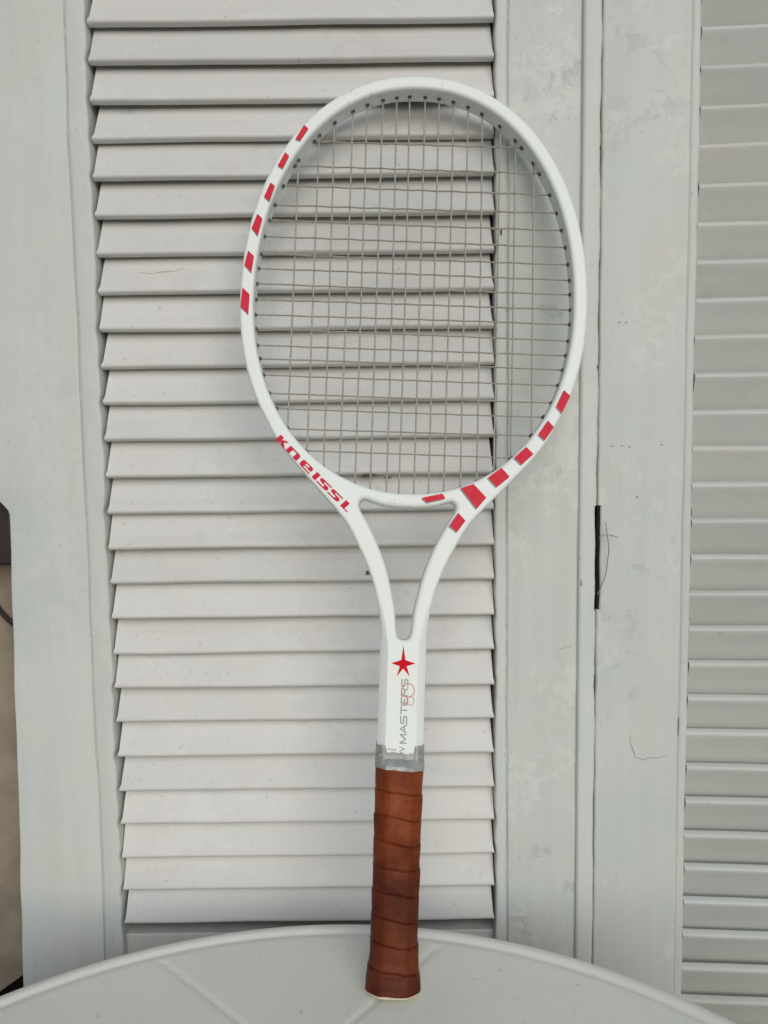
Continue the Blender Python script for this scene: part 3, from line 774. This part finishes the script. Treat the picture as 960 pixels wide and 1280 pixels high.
for i, mx in enumerate(mains):
    yt = inner_y(main_x(i, 660), True); ybm = inner_y(main_x(i, 360), False)
    pts = [(main_x(i, yt) , yt + 4, ZS)]
    ys = sorted([(cross_y(j, mx), j) for j in range(len(crosses)) if ybm + 2 < cross_y(j, mx) < yt - 2], reverse=True)
    prev = (yt, 0)
    for y, j in ys:
        s = 1 if (i + j) % 2 else -1
        pts.append((main_x(i, y), y, ZS + 0.52 * s)); 
    pts.append((main_x(i, ybm), ybm - 4, ZS))
    vs, fs = tube(smooth_pts(pts, 4), SR, 6); mesh('main_string', vs, fs, M_string, rk, smooth=True, scale=0.001)
    grommet(main_x(i, yt), yt, 0, -1); grommet(main_x(i, ybm), ybm, 0, 1)
for j, y0 in enumerate(crosses):
    xe = inner_x(y0)
    pts = [(-xe - 4, cross_y(j, -xe), ZS)]
    for i, mx in enumerate(mains):
        if abs(mx) < xe - 2:
            s = -1 if (i + j) % 2 else 1
            pts.append((main_x(i, y0), cross_y(j, mx), ZS + 0.52 * s))
    pts.append((xe + 4, cross_y(j, xe), ZS))
    vs, fs = tube(smooth_pts(pts, 4), SR, 6); mesh('cross_string', vs, fs, M_string, rk, smooth=True, scale=0.001)
    grommet(-xe, cross_y(j, -xe), 1, 0); grommet(xe, cross_y(j, xe), -1, 0)

# --- handle: octagonal core shape, spiral leather, tape and butt cap
def octr(a, hx, hz, ch=0.62):
    """radius of a softened rectangle-with-chamfers at angle a (x across, z to the viewer)"""
    c_, s_ = abs(cos(a)), abs(sin(a))
    r = min(hx / c_ if c_ > 1e-6 else 1e9, hz / s_ if s_ > 1e-6 else 1e9)
    k = (hx + hz) * 0.745
    r2 = k / (c_ + s_)
    p = 16.0
    return (r ** -p + r2 ** -p) ** (-1 / p)
def hdim(y):
    """half width, half depth along the handle"""
    pts_ = [(0, 18.9, 17.4), (4, 19.0, 17.5), (9, 18.6, 17.1), (17, 17.5, 16.0), (28, 16.5, 14.9), (45, 16.1, 14.4), (100, 16.2, 14.4), (156, 16.6, 14.3), (175, 17.3, 11.0)]
    for (a, b, c_), (d, e, f) in zip(pts_[:-1], pts_[1:]):
        if a <= y <= d:
            t = (y - a) / (d - a); t = t * t * (3 - 2 * t) if d < 50 else t
            return b + (e - b) * t, c_ + (f - c_) * t
    return pts_[-1][1:]
rs = random.Random(12)
NA2, PW = 120, 17.2
wob = [vnoise(70 + k, 0.22, 2.0) for k in range(12)]
vs, fs = [], []
Y0, Y1 = 4.6, 156.5
NY = 380
for i in range(NY + 1):
    y = Y0 + (Y1 - Y0) * i / NY
    hx, hz = hdim(y)
    for k in range(NA2):
        a = 2 * pi * k / NA2
        # seam height rises around the handle; across the front it slopes down to the right
        s = (y - 1.3 + (cos(a) * 0.5) * 3.2 + 0.7 * sin(a * 2 + 0.7) + 0.45 * sin(y * 0.11 + 2 * a)) / PW
        # the spiral joint is continuous round the back
        s += (a if a < pi else a) / (2 * pi) * 0.0
        ph = s - floor(s); turn = int(floor(s))
        # overlap: each turn thickest at its lower edge... dips sharply at the joint
        d = min(ph, 1 - ph) * PW
        off_ = 1.2 * (1 - math.exp(-(d / 0.62) ** 2)) + 0.5 * ph + 0.18 * sin(3 * a + turn * 1.9) + 0.12 * sin(5 * a + y * 0.25)
        r = octr(a, hx, hz) - 0.75 + off_
        vs.append((r * cos(a), y, r * sin(a)))
for i in range(NY):
    for k in range(NA2):
        k2 = (k + 1) % NA2; fs.append((i * NA2 + k, (i + 1) * NA2 + k, (i + 1) * NA2 + k2, i * NA2 + k2))
fs.append(tuple(range(NA2))); fs.append(tuple(range(NY * NA2, (NY + 1) * NA2))[::-1])
go = mesh('leather_grip', vs, fs, M_leather, rk, smooth=True, scale=0.001, flat=(len(fs) - 1, len(fs) - 2)); fix(go.data)
# butt cap
vs, fs = [], []
prof = [(3.0, 0.86), (2.95, 0.93), (3.1, 0.985), (3.7, 1.012), (4.6, 1.02), (5.3, 1.005), (5.6, 0.96)]
for y, s in prof:
    hx, hz = hdim(4)
    for k in range(96):
        a = 2 * pi * k / 96; r = octr(a, hx, hz) * s; vs.append((r * cos(a), y, r * sin(a)))
for i in range(len(prof) - 1):
    for k in range(96): k2 = (k + 1) % 96; fs.append((i * 96 + k, (i + 1) * 96 + k, (i + 1) * 96 + k2, i * 96 + k2))
fs.append(tuple(range(96))); fs.append(tuple(range((len(prof) - 1) * 96, len(prof) * 96)))
bo = mesh('butt_cap', vs, fs, M_cream, rk, smooth=True, scale=0.001); fix(bo.data)
# silver tape collar: corners stand higher than the middle of the front
vs, fs = [], []
NT = 240
def chrect(a, hx, hz, ch):
    c_, s_ = abs(cos(a)), abs(sin(a)); p = 160.0
    t = [c_ / hx, s_ / hz, (c_ + s_) / (hx + hz - ch)]
    return sum(v ** p for v in t) ** (-1 / p)
rows = [(0.0, -0.5, 1), (0.03, 0.0, 1), (0.25, 0.15, 1), (0.5, 0.0, 1), (0.62, 0.22, 1), (0.66, 0.0, 1), (0.85, 0.0, 1), (1.0, 0.0, 1), (1.0, -0.9, 1)]
def tape_top(a):
    x = 17.2 * cos(a) / max(abs(cos(a)), abs(sin(a)) * 17.2 / 10.2)
    if sin(a) <= 0: return 171.8
    e = 0.22 * sin(x * 0.9) + 0.10 * sin(x * 2.3 + 1)
    if abs(x) < 10.3: return 167.0 + e * 1.6 - (0.8 if x > 2 else 0)
    if abs(x) < 11.2: return 167.0 + (abs(x) - 10.3) / 0.9 * 4.6 + e
    return 171.6 + e * 0.6
for f, dr, _ in rows:
    for k in range(NT):
        a = 2 * pi * k / NT; yt = tape_top(a); yb = 155.0 - 0.05 * 17 * cos(a); y = yb + (yt - yb) * f
        q = min(1, max(0, (y - 157) / 6)); q = q * q * (3 - 2 * q)
        hx = 17.8 - 0.45 * q; hz = 15.1 - 5.1 * q
        r = chrect(a, hx, hz, 8.0 - 3.6 * q) + dr + 0.06 * sin(a * 5 + f * 7)
        vs.append((r * cos(a), y, r * sin(a)))
for i in range(len(rows) - 1):
    for k in range(NT): k2 = (k + 1) % NT; fs.append((i * NT + k, (i + 1) * NT + k, (i + 1) * NT + k2, i * NT + k2))
to = mesh('silver_tape', vs, fs, M_tape, rk, smooth=True, scale=0.001)
fix(to.data)
decal('letter', ribbon([(-9.0, 169.2), (-3.0, 168.6)], 0.8) + ribbon([(-0.5, 168.0), (3.2, 169.4), (-0.5, 170.8)], 0.7), M_print, 9.56)
